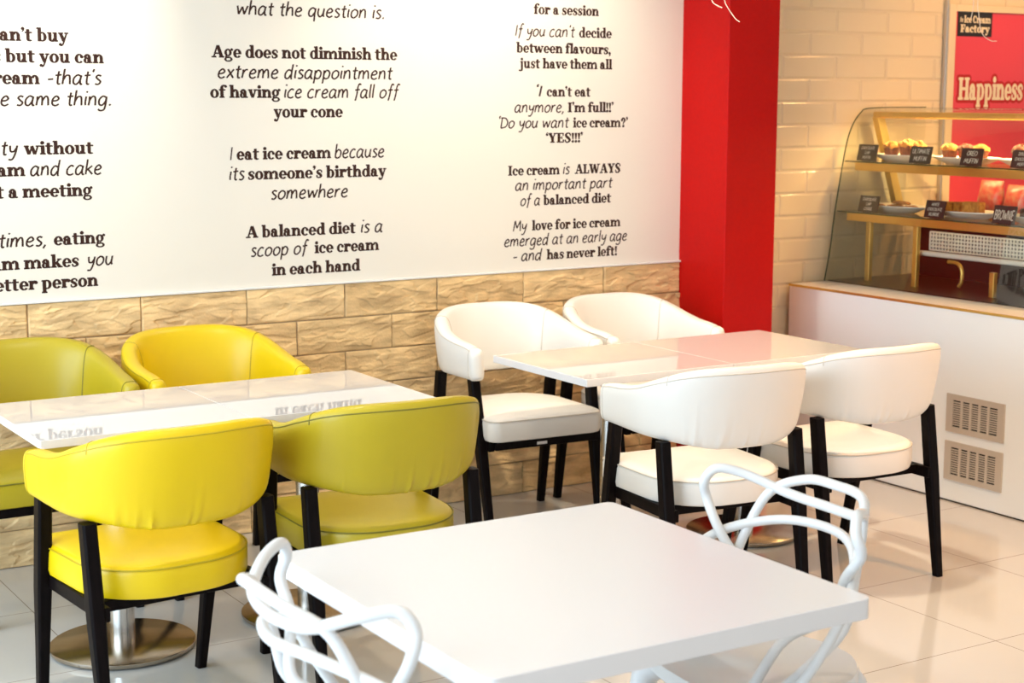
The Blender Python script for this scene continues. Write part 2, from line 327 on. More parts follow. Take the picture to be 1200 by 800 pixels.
HAND = {
 'a': (.98, [[(.72,.86),(.42,.98),(.12,.62),(.14,.14),(.40,.03),(.66,.40),(.76,.95)],[(.76,.95),(.70,.35),(.78,.03),(.92,.06)]]),
 'b': (.90, [[(.16,1.6),(.12,.8),(.12,.05)],[(.12,.5),(.40,.95),(.72,.70),(.66,.15),(.32,.0),(.12,.15)]]),
 'c': (.84, [[(.70,.88),(.42,.98),(.12,.60),(.14,.14),(.44,.0),(.72,.14)]]),
 'd': (.98, [[(.70,.84),(.40,.96),(.12,.58),(.14,.12),(.42,.02),(.70,.45)],[(.80,1.6),(.74,.8),(.74,.04),(.84,.02)]]),
 'e': (.86, [[(.14,.48),(.48,.52),(.68,.72),(.46,.98),(.16,.68),(.14,.20),(.42,.0),(.74,.16)]]),
 'f': (.70, [[(.72,1.50),(.50,1.60),(.36,1.2),(.34,.5),(.22,-.30)],[(.08,.90),(.62,.96)]]),
 'g': (.96, [[(.74,.86),(.42,.98),(.12,.62),(.16,.14),(.44,.06),(.70,.45),(.76,.92)],[(.76,.95),(.74,.2),(.64,-.40),(.30,-.52),(.08,-.36)]]),
 'h': (.92, [[(.16,1.6),(.12,.8),(.10,.02)],[(.12,.45),(.34,.90),(.62,.90),(.70,.50),(.74,.02)]]),
 'i': (.36, [[(.18,.96),(.14,.40),(.18,.03)],[(.18,1.34),(.23,1.50)]]),
 'j': (.40, [[(.26,.96),(.24,.1),(.12,-.42),(-.06,-.46)],[(.26,1.34),(.31,1.50)]]),
 'k': (.84, [[(.16,1.6),(.12,.8),(.10,.02)],[(.66,.92),(.14,.46)],[(.28,.56),(.74,.02)]]),
 'l': (.36, [[(.18,1.6),(.14,.8),(.16,.02)]]),
 'm': (1.36, [[(.12,.96),(.14,.5),(.10,.02)],[(.13,.50),(.36,.94),(.56,.80),(.60,.02)],[(.60,.50),(.84,.94),(1.06,.80),(1.16,.02)]]),
 'n': (.92, [[(.12,.96),(.14,.5),(.10,.02)],[(.13,.50),(.38,.94),(.64,.84),(.72,.02)]]),
 'o': (.92, [[(.48,.98),(.16,.70),(.14,.20),(.42,.01),(.74,.30),(.76,.74),(.48,.98)]]),
 'p': (.92, [[(.14,.96),(.14,.2),(.10,-.52)],[(.13,.55),(.42,.96),(.74,.70),(.66,.16),(.36,.02),(.13,.2)]]),
 'q': (.94, [[(.72,.86),(.42,.98),(.12,.62),(.16,.14),(.44,.06),(.70,.45)],[(.76,.95),(.72,.2),(.74,-.52)]]),
 'r': (.72, [[(.14,.96),(.14,.5),(.10,.02)],[(.14,.50),(.34,.88),(.60,.94)]]),
 's': (.72, [[(.60,.88),(.34,.98),(.16,.78),(.36,.54),(.58,.30),(.40,.03),(.10,.08)]]),
 't': (.66, [[(.34,1.36),(.30,.7),(.34,.08),(.56,.06)],[(.06,.92),(.60,.98)]]),
 'u': (.92, [[(.14,.96),(.12,.35),(.34,.02),(.62,.30),(.72,.96)],[(.72,.96),(.68,.3),(.76,.02)]]),
 'v': (.80, [[(.10,.96),(.36,.04)],[(.36,.04),(.70,.96)]]),
 'w': (1.24, [[(.10,.96),(.30,.04)],[(.30,.04),(.60,.86)],[(.60,.86),(.84,.04)],[(.84,.04),(1.12,.96)]]),
 'x': (.84, [[(.12,.96),(.72,.02)],[(.70,.96),(.08,.02)]]),
 'y': (.86, [[(.12,.96),(.22,.40),(.50,.36),(.70,.70)],[(.74,.96),(.66,.2),(.44,-.44),(.10,-.46)]]),
 'z': (.80, [[(.12,.94),(.68,.94)],[(.68,.94),(.10,.03)],[(.10,.03),(.72,.03)]]),
 'A': (1.02, [[(.06,0),(.50,1.4)],[(.50,1.4),(.92,0)],[(.22,.5),(.78,.5)]]),
 'B': (.92, [[(.12,0),(.14,1.4)],[(.14,1.4),(.70,1.2),(.60,.80),(.14,.74)],[(.14,.74),(.78,.55),(.68,.10),(.12,.0)]]),
 'C': (.98, [[(.86,1.2),(.55,1.4),(.16,1.0),(.14,.4),(.48,.0),(.88,.2)]]),
 'D': (1.06, [[(.14,1.4),(.12,0)],[(.0,1.36),(.6,1.3),(.94,.8),(.76,.2),(.12,.0)]]),
 'E': (.84, [[(.74,1.4),(.12,1.4)],[(.12,1.4),(.10,0)],[(.10,0),(.76,0)],[(.12,.72),(.62,.72)]]),
 'F': (.82, [[(.74,1.4),(.12,1.4)],[(.12,1.4),(.10,0)],[(.12,.72),(.62,.72)]]),
 'H': (1.0, [[(.12,1.4),(.10,0)],[(.86,1.4),(.84,0)],[(.12,.7),(.84,.72)]]),
 'I': (.40, [[(.20,1.42),(.16,.0)]]),
 'K': (.92, [[(.12,1.4),(.10,0)],[(.80,1.4),(.12,.66)],[(.3,.8),(.86,0)]]),
 'L': (.80, [[(.12,1.4),(.10,0)],[(.10,0),(.72,0)]]),
 'M': (1.26, [[(.10,.0),(.22,1.4)],[(.22,1.4),(.60,.4)],[(.60,.4),(1.0,1.4)],[(1.0,1.4),(1.14,0)]]),
 'N': (1.04, [[(.12,0),(.14,1.4)],[(.14,1.4),(.84,0)],[(.84,0),(.88,1.4)]]),
 'O': (1.12, [[(.56,1.4),(.16,1.0),(.14,.35),(.54,.0),(.96,.4),(.94,1.05),(.56,1.4)]]),
 'P': (.88, [[(.12,0),(.14,1.4)],[(.14,1.4),(.74,1.15),(.60,.70),(.14,.62)]]),
 'R': (.94, [[(.12,0),(.14,1.4)],[(.14,1.4),(.74,1.15),(.60,.74),(.14,.66)],[(.3,.66),(.84,0)]]),
 'S': (.86, [[(.74,1.24),(.46,1.42),(.14,1.14),(.42,.76),(.72,.42),(.48,.0),(.08,.14)]]),
 'T': (.92, [[(.04,1.4),(.88,1.4)],[(.46,1.4),(.44,0)]]),
 'U': (1.02, [[(.12,1.4),(.12,.4),(.48,.0),(.84,.4),(.88,1.4)]]),
 'W': (1.40, [[(.08,1.4),(.34,0)],[(.34,0),(.68,1.0)],[(.68,1.0),(.98,0)],[(.98,0),(1.3,1.4)]]),
 "'": (.30, [[(.20,1.6),(.12,1.28)]]),
 '`': (.32, [[(.22,1.6),(.10,1.46),(.16,1.24)]]),
 ',': (.36, [[(.22,.12),(.06,-.26)]]),
 '.': (.40, [[(.12,.0),(.24,.16)]]),
 '-': (.62, [[(.06,.50),(.54,.54)]]),
}
def glyph_polys(prims):
    out = []
    for p in prims:
        if p[0] == 'r': _, a, b, c, e = p; out.append([(a,b),(c,b),(c,e),(a,e)])
        elif p[0] == 'd':
            _, x, y, q = p; out.append([(x+q*math.cos(k*math.pi/8), y+q*math.sin(k*math.pi/8)) for k in range(16)])
        elif p[0] == 'o':
            _, cx, cy, rx, ry, tx, ty, a0, a1 = p; n = max(6, int((a1-a0)/12))
            for k in range(n):
                a, b = R(a0+(a1-a0)*k/n), R(a0+(a1-a0)*(k+1)/n)
                ix, iy = rx-tx, ry-ty
                out.append([(cx+ix*math.cos(a),cy+iy*math.sin(a)),(cx+rx*math.cos(a),cy+ry*math.sin(a)),(cx+rx*math.cos(b),cy+ry*math.sin(b)),(cx+ix*math.cos(b),cy+iy*math.sin(b))])
        elif p[0] == 's': out += ribbon([Vector(q) for q in p[1]])
    return out
def ribbon(P, w=None):
    pts = catmull(P, 5) if len(P) > 2 else P
    out = []; prev = None
    for i, q in enumerate(pts):
        t = (pts[min(i+1, len(pts)-1)]-pts[max(i-1, 0)]); l = math.hypot(t.x, t.y) or 1
        n = (-t.y/l, t.x/l); h = (w or q.z)/2
        cur = ((q.x+n[0]*h, q.y+n[1]*h), (q.x-n[0]*h, q.y-n[1]*h))
        if prev: out.append([prev[0], prev[1], cur[1], cur[0]])
        prev = cur
    return out
def text_polys(style, text, hand_w=0.125):
    x = 0.0; out = []; lo, hi = 1e9, -1e9
    for ch in text:
        if ch == ' ': x += 0.46 if style == 'B' else 0.52; continue
        adv, pr = (SERIF if style == 'B' else HAND)[ch]
        if style == 'B': ps = glyph_polys(pr)
        else:
            ps = []
            for s in pr: ps += ribbon([Vector((a, b, 0)) for a, b in s], hand_w)
            ps = [[(a+0.13*b, b) for a, b in q] for q in ps]
        for q in ps:
            q = [(a+x, b) for a, b in q]; out.append(q)
            lo = min(lo, min(a for a, b in q)); hi = max(hi, max(a for a, b in q))
        x += adv
    return out, lo, hi
def lay_text(mb, style, text, h, x1, zb, x0=None, y=0.0, hand_w=0.125, depth=0.0008):
    ps, lo, hi = text_polys(style, text, hand_w)
    sx = (x1-x0)/(hi-lo) if x0 is not None else h*(1.04 if style == 'B' else 1.17)
    xs = x1-sx*hi
    if style == 'B': ps = [[(a+dx, b+dz) for a, b in q] for q in ps for dx, dz in ((-.032, -.012), (.032, -.012), (0, .026))]
    for k, q in enumerate(ps):
        pts = [(xs+a*sx, zb+b*h) for a, b in q]; n = len(pts)
        mb.add([(a, y-depth-(k % 23)*7e-6, b) for a, b in pts]+[(a, y, b) for a, b in pts],
               [tuple(range(n))]+[(i, (i+1) % n, (i+1) % n+n, i+n) for i in range(n)])

# ================================================================== THE ROOM
CH = 2.75
XL, XR, YF = -2.6, 7.2, -8.6
mb = MB(); mb.box(XL-.1, YF-.1, -.12, XR+.1, .12, 0); struct('floor', mb, 'floor')
mb = MB(); mb.box(XL-.1, YF-.1, CH, XR+.1, .12, CH+.12); struct('ceiling', mb, 'ceiling')
mb = MB(); mb.box(XL, .008, 0, 3.94, .12, CH); mb.box(3.94, .008, 0, 4.3, .12, CH); struct('wall_back', mb, 'paint')
# stone cladding: every tile a carved block of ragged, tilted ledges
import numpy as np
def stone_cladding():
    rng = np.random.default_rng(11)
    x0, x1, z1, st = -.60, 3.94, .9645, .0033
    xs = np.arange(x0, x1+st/2, st); zs = np.linspace(0, z1, int(z1/st)+1)
    X, Z = np.meshgrid(xs, zs)
    w, h, xo = .42122, .13779, .98924
    row = np.floor(Z/h).astype(int); shift = np.where(row % 2 == 1, w*.5, 0.0)
    col = np.floor((X-xo-shift)/w).astype(int)
    u = X-xo-shift-col*w; v = Z-row*h
    def waves(x, z, seed):
        r = np.random.default_rng(seed); o = np.zeros_like(x)
        for k in range(14):
            a = r.uniform(0, 6.28); fq = r.uniform(18, 150); o += np.sin((x*np.cos(a)*.45+z*np.sin(a)*1.2)*fq+r.uniform(0, 6.28))/fq
        return o
    du, dv = waves(X, Z, 5)*.40, waves(X, Z, 6)*.16
    H = np.zeros_like(X)
    for rr in np.unique(row):
        for cc in np.unique(col[row == rr]):
            m = (row == rr) & (col == cc); n = 64
            su, sv = rng.uniform(0, w, n), rng.uniform(-.01, h+.01, n)
            dep, gu, gv = rng.uniform(-.0040, .0040, n), rng.normal(0, .02, n), rng.normal(0, .10, n)
            uu, vv = u[m]+du[m], v[m]+dv[m]
            d = ((uu[:, None]-su)*.30-(vv[:, None]-sv)*.10)**2+(vv[:, None]-sv)**2
            k = d.argmin(1)
            H[m] = dep[k]+np.clip(gu[k]*(uu-su[k])+gv[k]*(vv-sv[k]), -.006, .006)
    e = np.minimum(np.minimum(u, w-u), np.minimum(v, h-v))
    H = H*.8+waves(X*6, Z*6, 9)*.006
    H = np.where(e < .0026, -.007, H); H = np.clip(H, -.008, .009)
    ny, nx = X.shape; V = np.stack([X, -H, Z], -1).reshape(-1, 3)
    ii = (np.arange(ny-1)[:, None]*nx+np.arange(nx-1)).reshape(-1)
    F = np.stack([ii, ii+1, ii+nx+1, ii+nx], 1).reshape(-1)
    me = bpy.data.meshes.new('wall_back_stone'); me.vertices.add(len(V)); me.vertices.foreach_set('co', V.reshape(-1))
    me.loops.add(len(F)); me.loops.foreach_set('vertex_index', F.astype(np.int32)); me.polygons.add(len(ii))
    me.polygons.foreach_set('loop_start', np.arange(0, len(F), 4, dtype=np.int32)); me.update(calc_edges=True)
    me.materials.append(M['stone'])
    o = bpy.data.objects.new('wall_back_stone', me); COL.objects.link(o); o['kind'] = 'structure'
stone_cladding()
mb = MB(); mb.box(XL, 0, 0, -.60, .012, .9645); struct('wall_back_stone', mb, 'stone')
mb = MB(); mb.box(XL, -.006, .9645, 3.94, .012, .9725); struct('trim_1', mb, 'white_trim', bevel=.002)
mb = MB(); mb.box(3.9378, -.313, 0, 4.2227, .05, CH); struct('column', mb, 'red', bevel=.006)
mb = MB(); mb.box(4.22, 0, 0, XR, .12, CH); struct('wall_back_tiled', mb, 'metro')
mb = MB(); mb.box(XR, YF, 0, XR+.1, .0, CH); struct('wall_right', mb, 'paint')
# left side: low wall, glazing bars (daylight comes through)
mb = MB(); mb.box(XL-.1, YF, 0, XL, .0, .38); mb.box(XL-.1, YF, 2.62, XL, .0, CH)
struct('wall_left', mb, 'paint')
mb = MB()
for y in (-8.5, -6.9, -5.3, -3.7, -2.1, -.5): mb.box(XL-.07, y, .38, XL-.02, y+.06, 2.62)
mb.box(XL-.07, YF, .38, XL-.02, 0, .43); mb.box(XL-.07, YF, 2.57, XL-.02, 0, 2.62)
struct('window_1', mb, 'alu')
mb = MB(); mb.box(XL-.05, YF, .43, XL-.044, 0, 2.57); struct('window_1_pane', mb, 'glass')
mb = MB()
for x in (-2.6, -.6, 1.4, 3.4, 5.4, 7.14): mb.box(x, YF, 0, x+.06, YF+.06, 2.62)
mb.box(XL, YF, 2.62, XR, YF+.06, CH); struct('window_2', mb, 'alu')

# ceiling lamps
def downlight(x, y, label, target, power, angle, color=WARM, blend=.7):
    t = thing('ceiling_downlight', label, 'lamp', (x, y, CH), 0, 'recessed ceiling downlights')
    mb = MB(); mb.lathe([(.062, -.002), (.075, -.006), (.078, -.002), (.078, 0.0)], 28, cap0=False, cap1=False); obj('trim_ring', mb, 'white_trim', t, True)
    mb = MB(); mb.lathe([(.0, -.001), (.062, -.002)], 28, cap0=False, cap1=False); obj('lens', mb, M['lamp'], t)
    spot_light('downlight_beam', (x, y, CH-.03), target, power, color, angle, blend, .06)
lm = new_mat('warm_lamp_lens', (1, .9, .7)); bsdf(lm).inputs['Emission Color'].default_value = (1, .8, .5, 1); bsdf(lm).inputs['Emission Strength'].default_value = 6; M['lamp'] = lm
LW = (1.0, .74, .42)
downlight(1.05, -.60, 'recessed downlight above the left end of the lettered wall', (1.05, .1, 2.0), 33, 66, (1., .90, .74))
downlight(2.85, -.62, 'recessed downlight above the middle of the lettered wall', (2.95, .1, 1.55), 41, 112, (1., .89, .72))
downlight(3.1, -1.7, 'recessed downlight over the white chairs', (3.1, -1.25, 0), 95, 74, (1., .84, .62))
downlight(1.2, -1.9, 'added fill lamp over the yellow chairs', (1.25, -1.2, 0), 42, 80, (1., .92, .82))  # unseen lamp added to brighten the left tabletops from above
downlight(5.35, -1.2, 'recessed downlight over the display case', (5.3, -.8, 1.0), 60, 84, WARM)
downlight(4.0, -3.2, 'recessed downlight over the open floor by the counter', (4.0, -2.7, 0), 100, 95, (1., .42, .09))
downlight(1.2, -3.6, 'recessed downlight over the front table', (1.2, -3.0, 0), 18, 90, (1., .9, .76))
downlight(5.9, -1.1, 'recessed downlight in front of the red poster', (5.9, 0, 1.6), 35, 100, WARM)

# ------------------------------------------------------------------ lettering on the wall
QUOTES = [
('col1a',[(1.8935, [('B', "can't buy", None, 1.1773)]), (1.8195, [('B', 'happiness but you can', None, 1.3027)]), (1.7437, [('B', 'ice cream', None, 1.0684), ('T', "-that's", 1.0981, 1.2944)]), (1.6686, [('T', 'kind of the same thing.', None, 1.3257)])]),
('col1b',[(1.4962, [('T', 'A party', None, 0.9839), ('B', 'without', 1.0039, 1.2529)]), (1.4213, [('B', 'ice cream', None, 1.0035), ('T', 'and cake', 1.0213, 1.2827)]), (1.3442, [('B', 'is just a meeting', None, 1.2445)])]),
('col1c',[(1.1699, [('T', 'Sometimes,', None, 1.0686), ('B', 'eating', 1.0975, 1.2851)]), (1.0894, [('B', 'ice cream makes', None, 1.184), ('T', 'you', 1.2136, 1.314)]), (1.0142, [('B', 'a better person', None, 1.2524)])]),
('col2a',[(2.0075, [('T', 'what the question is.', 1.8208, 2.4448)])]),
('col2b',[(1.847, [('B', 'Age does not diminish the', 1.7161, 2.5002)]), (1.7709, [('T', 'extreme disappointment', 1.7379, 2.4799)]), (1.6973, [('B', 'of having', 1.7075, 1.9918), ('T', 'ice cream fall off', 2.0075, 2.5151)]), (1.6226, [('B', 'your cone', 1.9633, 2.2562)])]),
('col2c',[(1.4633, [('T', 'I', 1.7797, 1.7918), ('B', 'eat ice cream', 1.8077, 2.2019), ('T', 'because', 2.2178, 2.4391)]), (1.3871, [('T', 'its', 1.775, 1.8385), ('B', "someone's birthday", 1.8525, 2.4464)]), (1.3089, [('T', 'somewhere', 1.9446, 2.2753)])]),
('col2d',[(1.1636, [('B', 'A balanced diet', 1.8378, 2.3058), ('T', 'is a', 2.3301, 2.4279)]), (1.0911, [('T', 'scoop of', 1.8561, 2.1031), ('B', 'ice cream', 2.1267, 2.4097)]), (1.0128, [('B', 'in each hand', 1.9433, 2.3244)])]),
('col3a',[(2.0469, [('B', 'for a session', 3.1484, 3.4791)])]),
('col3b',[(1.9549, [('T', "If you can't", 3.056, 3.3572), ('B', 'decide', 3.3791, 3.5486)]), (1.8865, [('B', 'between flavours,', 3.063, 3.5442)]), (1.8222, [('B', 'just have them all', 3.0733, 3.5524)])]),
('col3c',[(1.7053, [('T', '`I', 3.164, 3.194), ('B', "can't eat", 3.2156, 3.4396)]), (1.6387, [('T', 'anymore,', 3.0537, 3.3031), ('B', "I'm full!!'", 3.3242, 3.5623)]), (1.5735, [('T', '`Do you want', 2.9783, 3.3301), ('B', "ice cream?'", 3.3522, 3.6404)]), (1.5102, [('B', "`YES!!!'", 3.2126, 3.4017)])]),
('col3d',[(1.3752, [('B', 'Ice cream', 3.0241, 3.2826), ('T', 'is', 3.301, 3.3364), ('B', 'ALWAYS', 3.363, 3.6029)]), (1.3115, [('T', 'an important part', 3.0582, 3.5626)]), (1.2462, [('T', 'of a', 3.0848, 3.1839), ('B', 'balanced diet', 3.2013, 3.5543)])]),
('col3e',[(1.1396, [('T', 'My', 3.0468, 3.1196), ('B', 'love for ice cream', 3.1447, 3.6066)]), (1.0757, [('T', 'emerged at an early age', 3.0045, 3.6448)]), (1.0115, [('T', '- and', 3.0506, 3.1976), ('B', 'has never left!', 3.2204, 3.5901)])]),
]
LABELS = {
 'col1a': "brown wall lettering at upper left ending in the words same thing",
 'col1b': "brown wall lettering at left about cake and a meeting",
 'col1c': "brown wall lettering at lower left ending in the words better person",
 'col2a': "single brown line what the question is at the top of the wall",
 'col2b': "four brown lines beginning Age does not diminish the",
 'col2c': "three brown lines about someone's birthday somewhere",
 'col2d': "three brown lines beginning A balanced diet above the stone cladding",
 'col3a': "single bold brown line for a session at the top of the right column",
 'col3b': "brown lettering in the right column beginning If you can't decide",
 'col3c': "brown lettering in the right column ending with YES in capitals",
 'col3d': "brown lettering in the right column with the word ALWAYS in capitals",
 'col3e': "lowest brown lettering in the right column ending has never left",
}
for key, lines in QUOTES:
    hb = .0318 if key[3] != '3' else .0290
    zb0 = min(z for z, s in lines); xr = max(e[3] for z, s in lines for e in s)
    mb = MB()
    for z, segs in lines:
        for st_, text, xa, xb in segs:
            lay_text(mb, st_, text, hb if st_ == 'B' else hb*1.08, xb, z, xa, y=.0085, hand_w=.18)
    tag(obj('wall_lettering', mb, 'ink'), LABELS[key], 'lettering', 'brown quotes lettered on the cream wall')

# ================================================================== TABLES
def table(name, label, x0, y0, x1, y1, top, th, rz=0.0, group=None, bases=None, corner=.004, mat='table_white'):
    cx, cy = (x0+x1)/2, (y0+y1)/2
    t = thing(name, label, 'table', (cx, cy, 0), rz, group)
    hx, hy = (x1-x0)/2, (y1-y0)/2
    mb = MB(); pts = []
    for (sx, sy, a0) in ((1, 1, 0), (-1, 1, 90), (-1, -1, 180), (1, -1, 270)):
        for k in range(7):
            a = R(a0+90*k/6); pts.append((sx*(hx-corner)+corner*math.cos(a), sy*(hy-corner)+corner*math.sin(a)))
    mb.loops([[(a, b, z) for a, b in pts] for z in (top-th, top)])
    obj('tabletop', mb, mat, t, bevel=.0018)
    mb = MB(); mb.lathe([(.222, .006), (.224, .010), (.224, .018), (.221, .0205), (.06, .0225), (.0, .0225)], 72, cap1=False); obj('base_disc', mb, 'steel_disc', t, True)
    for a in range(6):
        mb = MB(); mb.lathe([(.016, 0.0), (.016, .008)], 12, c=(.19*math.cos(R(60*a+20)), .19*math.sin(R(60*a+20)), 0)); obj('foot_pad', mb, 'rubber', t)
    mb = MB(); mb.lathe([(.0385, .022), (.0385, top-th-.008)], 40); obj('column', mb, 'steel', t, True)
    mb = MB(); mb.box(-.15, -.15, top-th-.008, .15, .15, top-th); obj('mounting_plate', mb, 'rubber', t, bevel=.002)
    return t
G1 = 'gloss white cafe tables'
table('cafe_table', 'gloss white table between the yellow chairs, left half of the joined pair', .6423, -1.3527, 1.2789, -.727, .75, .025, group=G1)
table('cafe_table', 'gloss white table right half of the pair between the yellow and olive chairs', 1.2801, -1.3527, 1.9167, -.727, .75, .025, group=G1)
table('cafe_table', 'gloss white table left half of the pair among the white armchairs', 2.5149, -1.325, 3.1606, -.7077, .75, .027, group=G1)
table('cafe_table', 'gloss white table right half of the pair, nearest the red column and counter', 3.1618, -1.325, 3.8074, -.7077, .75, .027, group=G1)
table('square_table', 'large thick white square table in the foreground with two looped plastic chairs', .743, -3.619, 1.610, -2.738, .75, .041, rz=R(-.3), corner=.022, mat='table_satin')

# ================================================================== UPHOLSTERED BARREL CHAIRS (front is +y)
def backrest_frame(n):
    """plan path from the left arm tip round the back to the right arm tip: list of (x, y, nx, ny, s) with s in -1..1"""
    pts = []
    A, Bc, yc, ytip, xt = .272, .262, -.005, .165, .268
    L1 = ytip-yc
    raw = []
    for k in range(41): 
        t = k/40; raw.append((-lerp(xt, A, min(1, t*1.4)), lerp(ytip, yc, t)))
    for k in range(1, 81):
        a = math.pi+math.pi*k/80; c, s = math.cos(a), math.sin(a); e = 2/2.55
        raw.append((A*math.copysign(abs(c)**e, c), yc+Bc*math.copysign(abs(s)**e, s)))
    for k in range(1, 41):
        t = k/40; raw.append((lerp(xt, A, min(1, (1-t)*1.4)), lerp(yc, ytip, t)))
    d = [0]
    for (a, b), (c, e) in zip(raw, raw[1:]): d.append(d[-1]+math.hypot(c-a, e-b))
    tot = d[-1]; j = 0
    for i in range(n):
        q = tot*i/(n-1)
        while j < len(d)-2 and d[j+1] < q: j += 1
        t = (q-d[j])/(d[j+1]-d[j]); pts.append((lerp(raw[j][0], raw[j+1][0], t), lerp(raw[j][1], raw[j+1][1], t)))
    out = []
    for i in range(n):
        a, b = pts[max(0, i-2)], pts[min(n-1, i+2)]; tx, ty = b[0]-a[0], b[1]-a[1]; l = math.hypot(tx, ty)
        out.append((pts[i][0], pts[i][1], ty/l*1.0, -tx/l, 2*i/(n-1)-1))
    return out
TOP = [(-.2, .862), (0, .863), (.20, .861), (.34, .848), (.48, .818), (.62, .787), (.76, .770), (.90, .762), (1.0, .752), (1.2, .74)]
BOT = [(-.2, .590), (0, .588), (.20, .592), (.36, .608), (.50, .618), (.75, .624), (1.0, .626), (1.2, .628)]
def smooth_interp(tab, x):
    for i in range(1, len(tab)-2):
        if x <= tab[i+1][0] or i == len(tab)-3:
            (x0, y0), (x1, y1), (x2, y2), (x3, y3) = tab[i-1:i+3]; h = x2-x1; t = (x-x1)/h
            m1 = (y2-y0)/(x2-x0)*h; m2 = (y3-y1)/(x3-x1)*h
            return (2*t**3-3*t*t+1)*y1+(t**3-2*t*t+t)*m1+(-2*t**3+3*t*t)*y2+(t**3-t*t)*m2
def chair_section(fr, seed, nprof=28):
    """profile loop (closed) across the padded back at one station"""
    x, y, nx, ny, s = fr; a = abs(s)
    zt, zb = smooth_interp(TOP, a), smooth_interp(BOT, a)
    th = interp([(0, .066), (.5, .070), (1, .062)], a); lean = interp([(0, .20), (.35, .16), (.6, .08), (1, .04)], a)
    sc = 1.0
    e = 1-a                                   # rounded arm tip
    pts = []
    H = zt-zb; r = th/2*.92
    for k in range(nprof):
        u = k/nprof*4
        # superelliptic section
        ang = 2*math.pi*k/nprof; c, q = math.cos(ang), math.sin(ang)
        px = th/2*math.copysign(abs(c)**.55, c); pz = H/2*math.copysign(abs(q)**(.66 if q > 0 else .45), q)
        z = (zt+zb)/2+pz
        b = (z-zb)/H
        off = px+lean*(z-.70)
        if px > 0:                            # gathered folds low on the outside
            rnd = random.Random(seed)
            for q in range(9):
                s0 = rnd.uniform(-.36, .36); am = rnd.uniform(.0012, .0042); wd = rnd.uniform(.007, .014); top = rnd.uniform(.16, .42)
                off += am*math.exp(-((s-s0-.07*b)/wd)**2)*sstep(top, top*.3, b)-.5*am*math.exp(-((s-s0-.07*b-1.7*wd)/wd)**2)*sstep(top, top*.3, b)
        pts.append((x+nx*off, y+ny*off, z))
    return pts
def chair_back(seed):
    n = 240; fr = backrest_frame(n); loops = []
    fr = [(x, y, -nx if False else nx, ny, s) for x, y, nx, ny, s in fr]
    # outward normal check
    mid = fr[n//2]
    if mid[3] > 0: fr = [(x, y, -nx, -ny, s) for x, y, nx, ny, s in fr]
    secs = [chair_section(f, seed) for f in fr]
    def endcap(sec, tx, ty, rev):
        c = Vector((sum(p[0] for p in sec)/len(sec), sum(p[1] for p in sec)/len(sec), sum(p[2] for p in sec)/len(sec))); out = []
        for k in range(1, 7):
            a = math.pi/2*k/6; sc = math.cos(a)*.985+.015; d = .024*math.sin(a)
            out.append([(c.x+(p[0]-c.x)*sc+tx*d, c.y+(p[1]-c.y)*sc+ty*d, c.z+(p[2]-c.z)*(1-(1-sc)*.35 if k < 6 else .62)) for p in sec])
        return out[::-1] if rev else out
    first = endcap(secs[0], 0, 1, True); last = endcap(secs[-1], 0, 1, False)
    mb = MB(); mb.loops(first+secs+last); return mb, fr, secs
def chair_piping(fr, secs):
    mb = MB(); n = len(secs); m = len(secs[0])
    idx = 4                                   # upper outer edge
    mb.tube([secs[i][idx] for i in range(0, n, 2)], .0022, 6)
    for s0 in (-.42, .42):                    # upright seams inside and over the top
        i = int((s0+1)/2*(n-1)); mb.tube([secs[i][k] for k in range(3, m//2+7)], .0020, 6)
    for i in (2, n-3):                        # seams round the arm ends
        mb.tube([secs[i][k % m] for k in range(m+1)], .0020, 6)
    return mb
def rr_outline(n_side=10):
    """seat plan: wide rounded front, rounder back"""
    pts = []
    hw, yf, yb, rf, rb = .250, .262, -.232, .045, .20
    for k in range(13): a = R(90*k/12); pts.append((hw-rf+rf*math.cos(a), yf-rf+rf*math.sin(a)))
    for k in range(1, 13): a = R(90+90*k/12); pts.append((-hw+rf+rf*math.cos(a), yf-rf+rf*math.sin(a)))
    for k in range(17): a = R(180+90*k/16); pts.append((-hw+.008+rb+rb*math.cos(a), yb+rb+rb*math.sin(a)))
    for k in range(17): a = R(270+90*k/16); pts.append((hw-.008-rb+rb*math.cos(a), yb+rb+rb*math.sin(a)))
    return pts
OUT = rr_outline()
def inset(pts, d):
    n = len(pts); out = []
    for i in range(n):
        a, b = pts[i-1], pts[(i+1) % n]; tx, ty = b[0]-a[0], b[1]-a[1]; l = math.hypot(tx, ty) or 1
        out.append((pts[i][0]-ty/l*d, pts[i][1]+tx/l*d))
    return out
SEAT_Z0, SEAT_Z1 = .394, .475
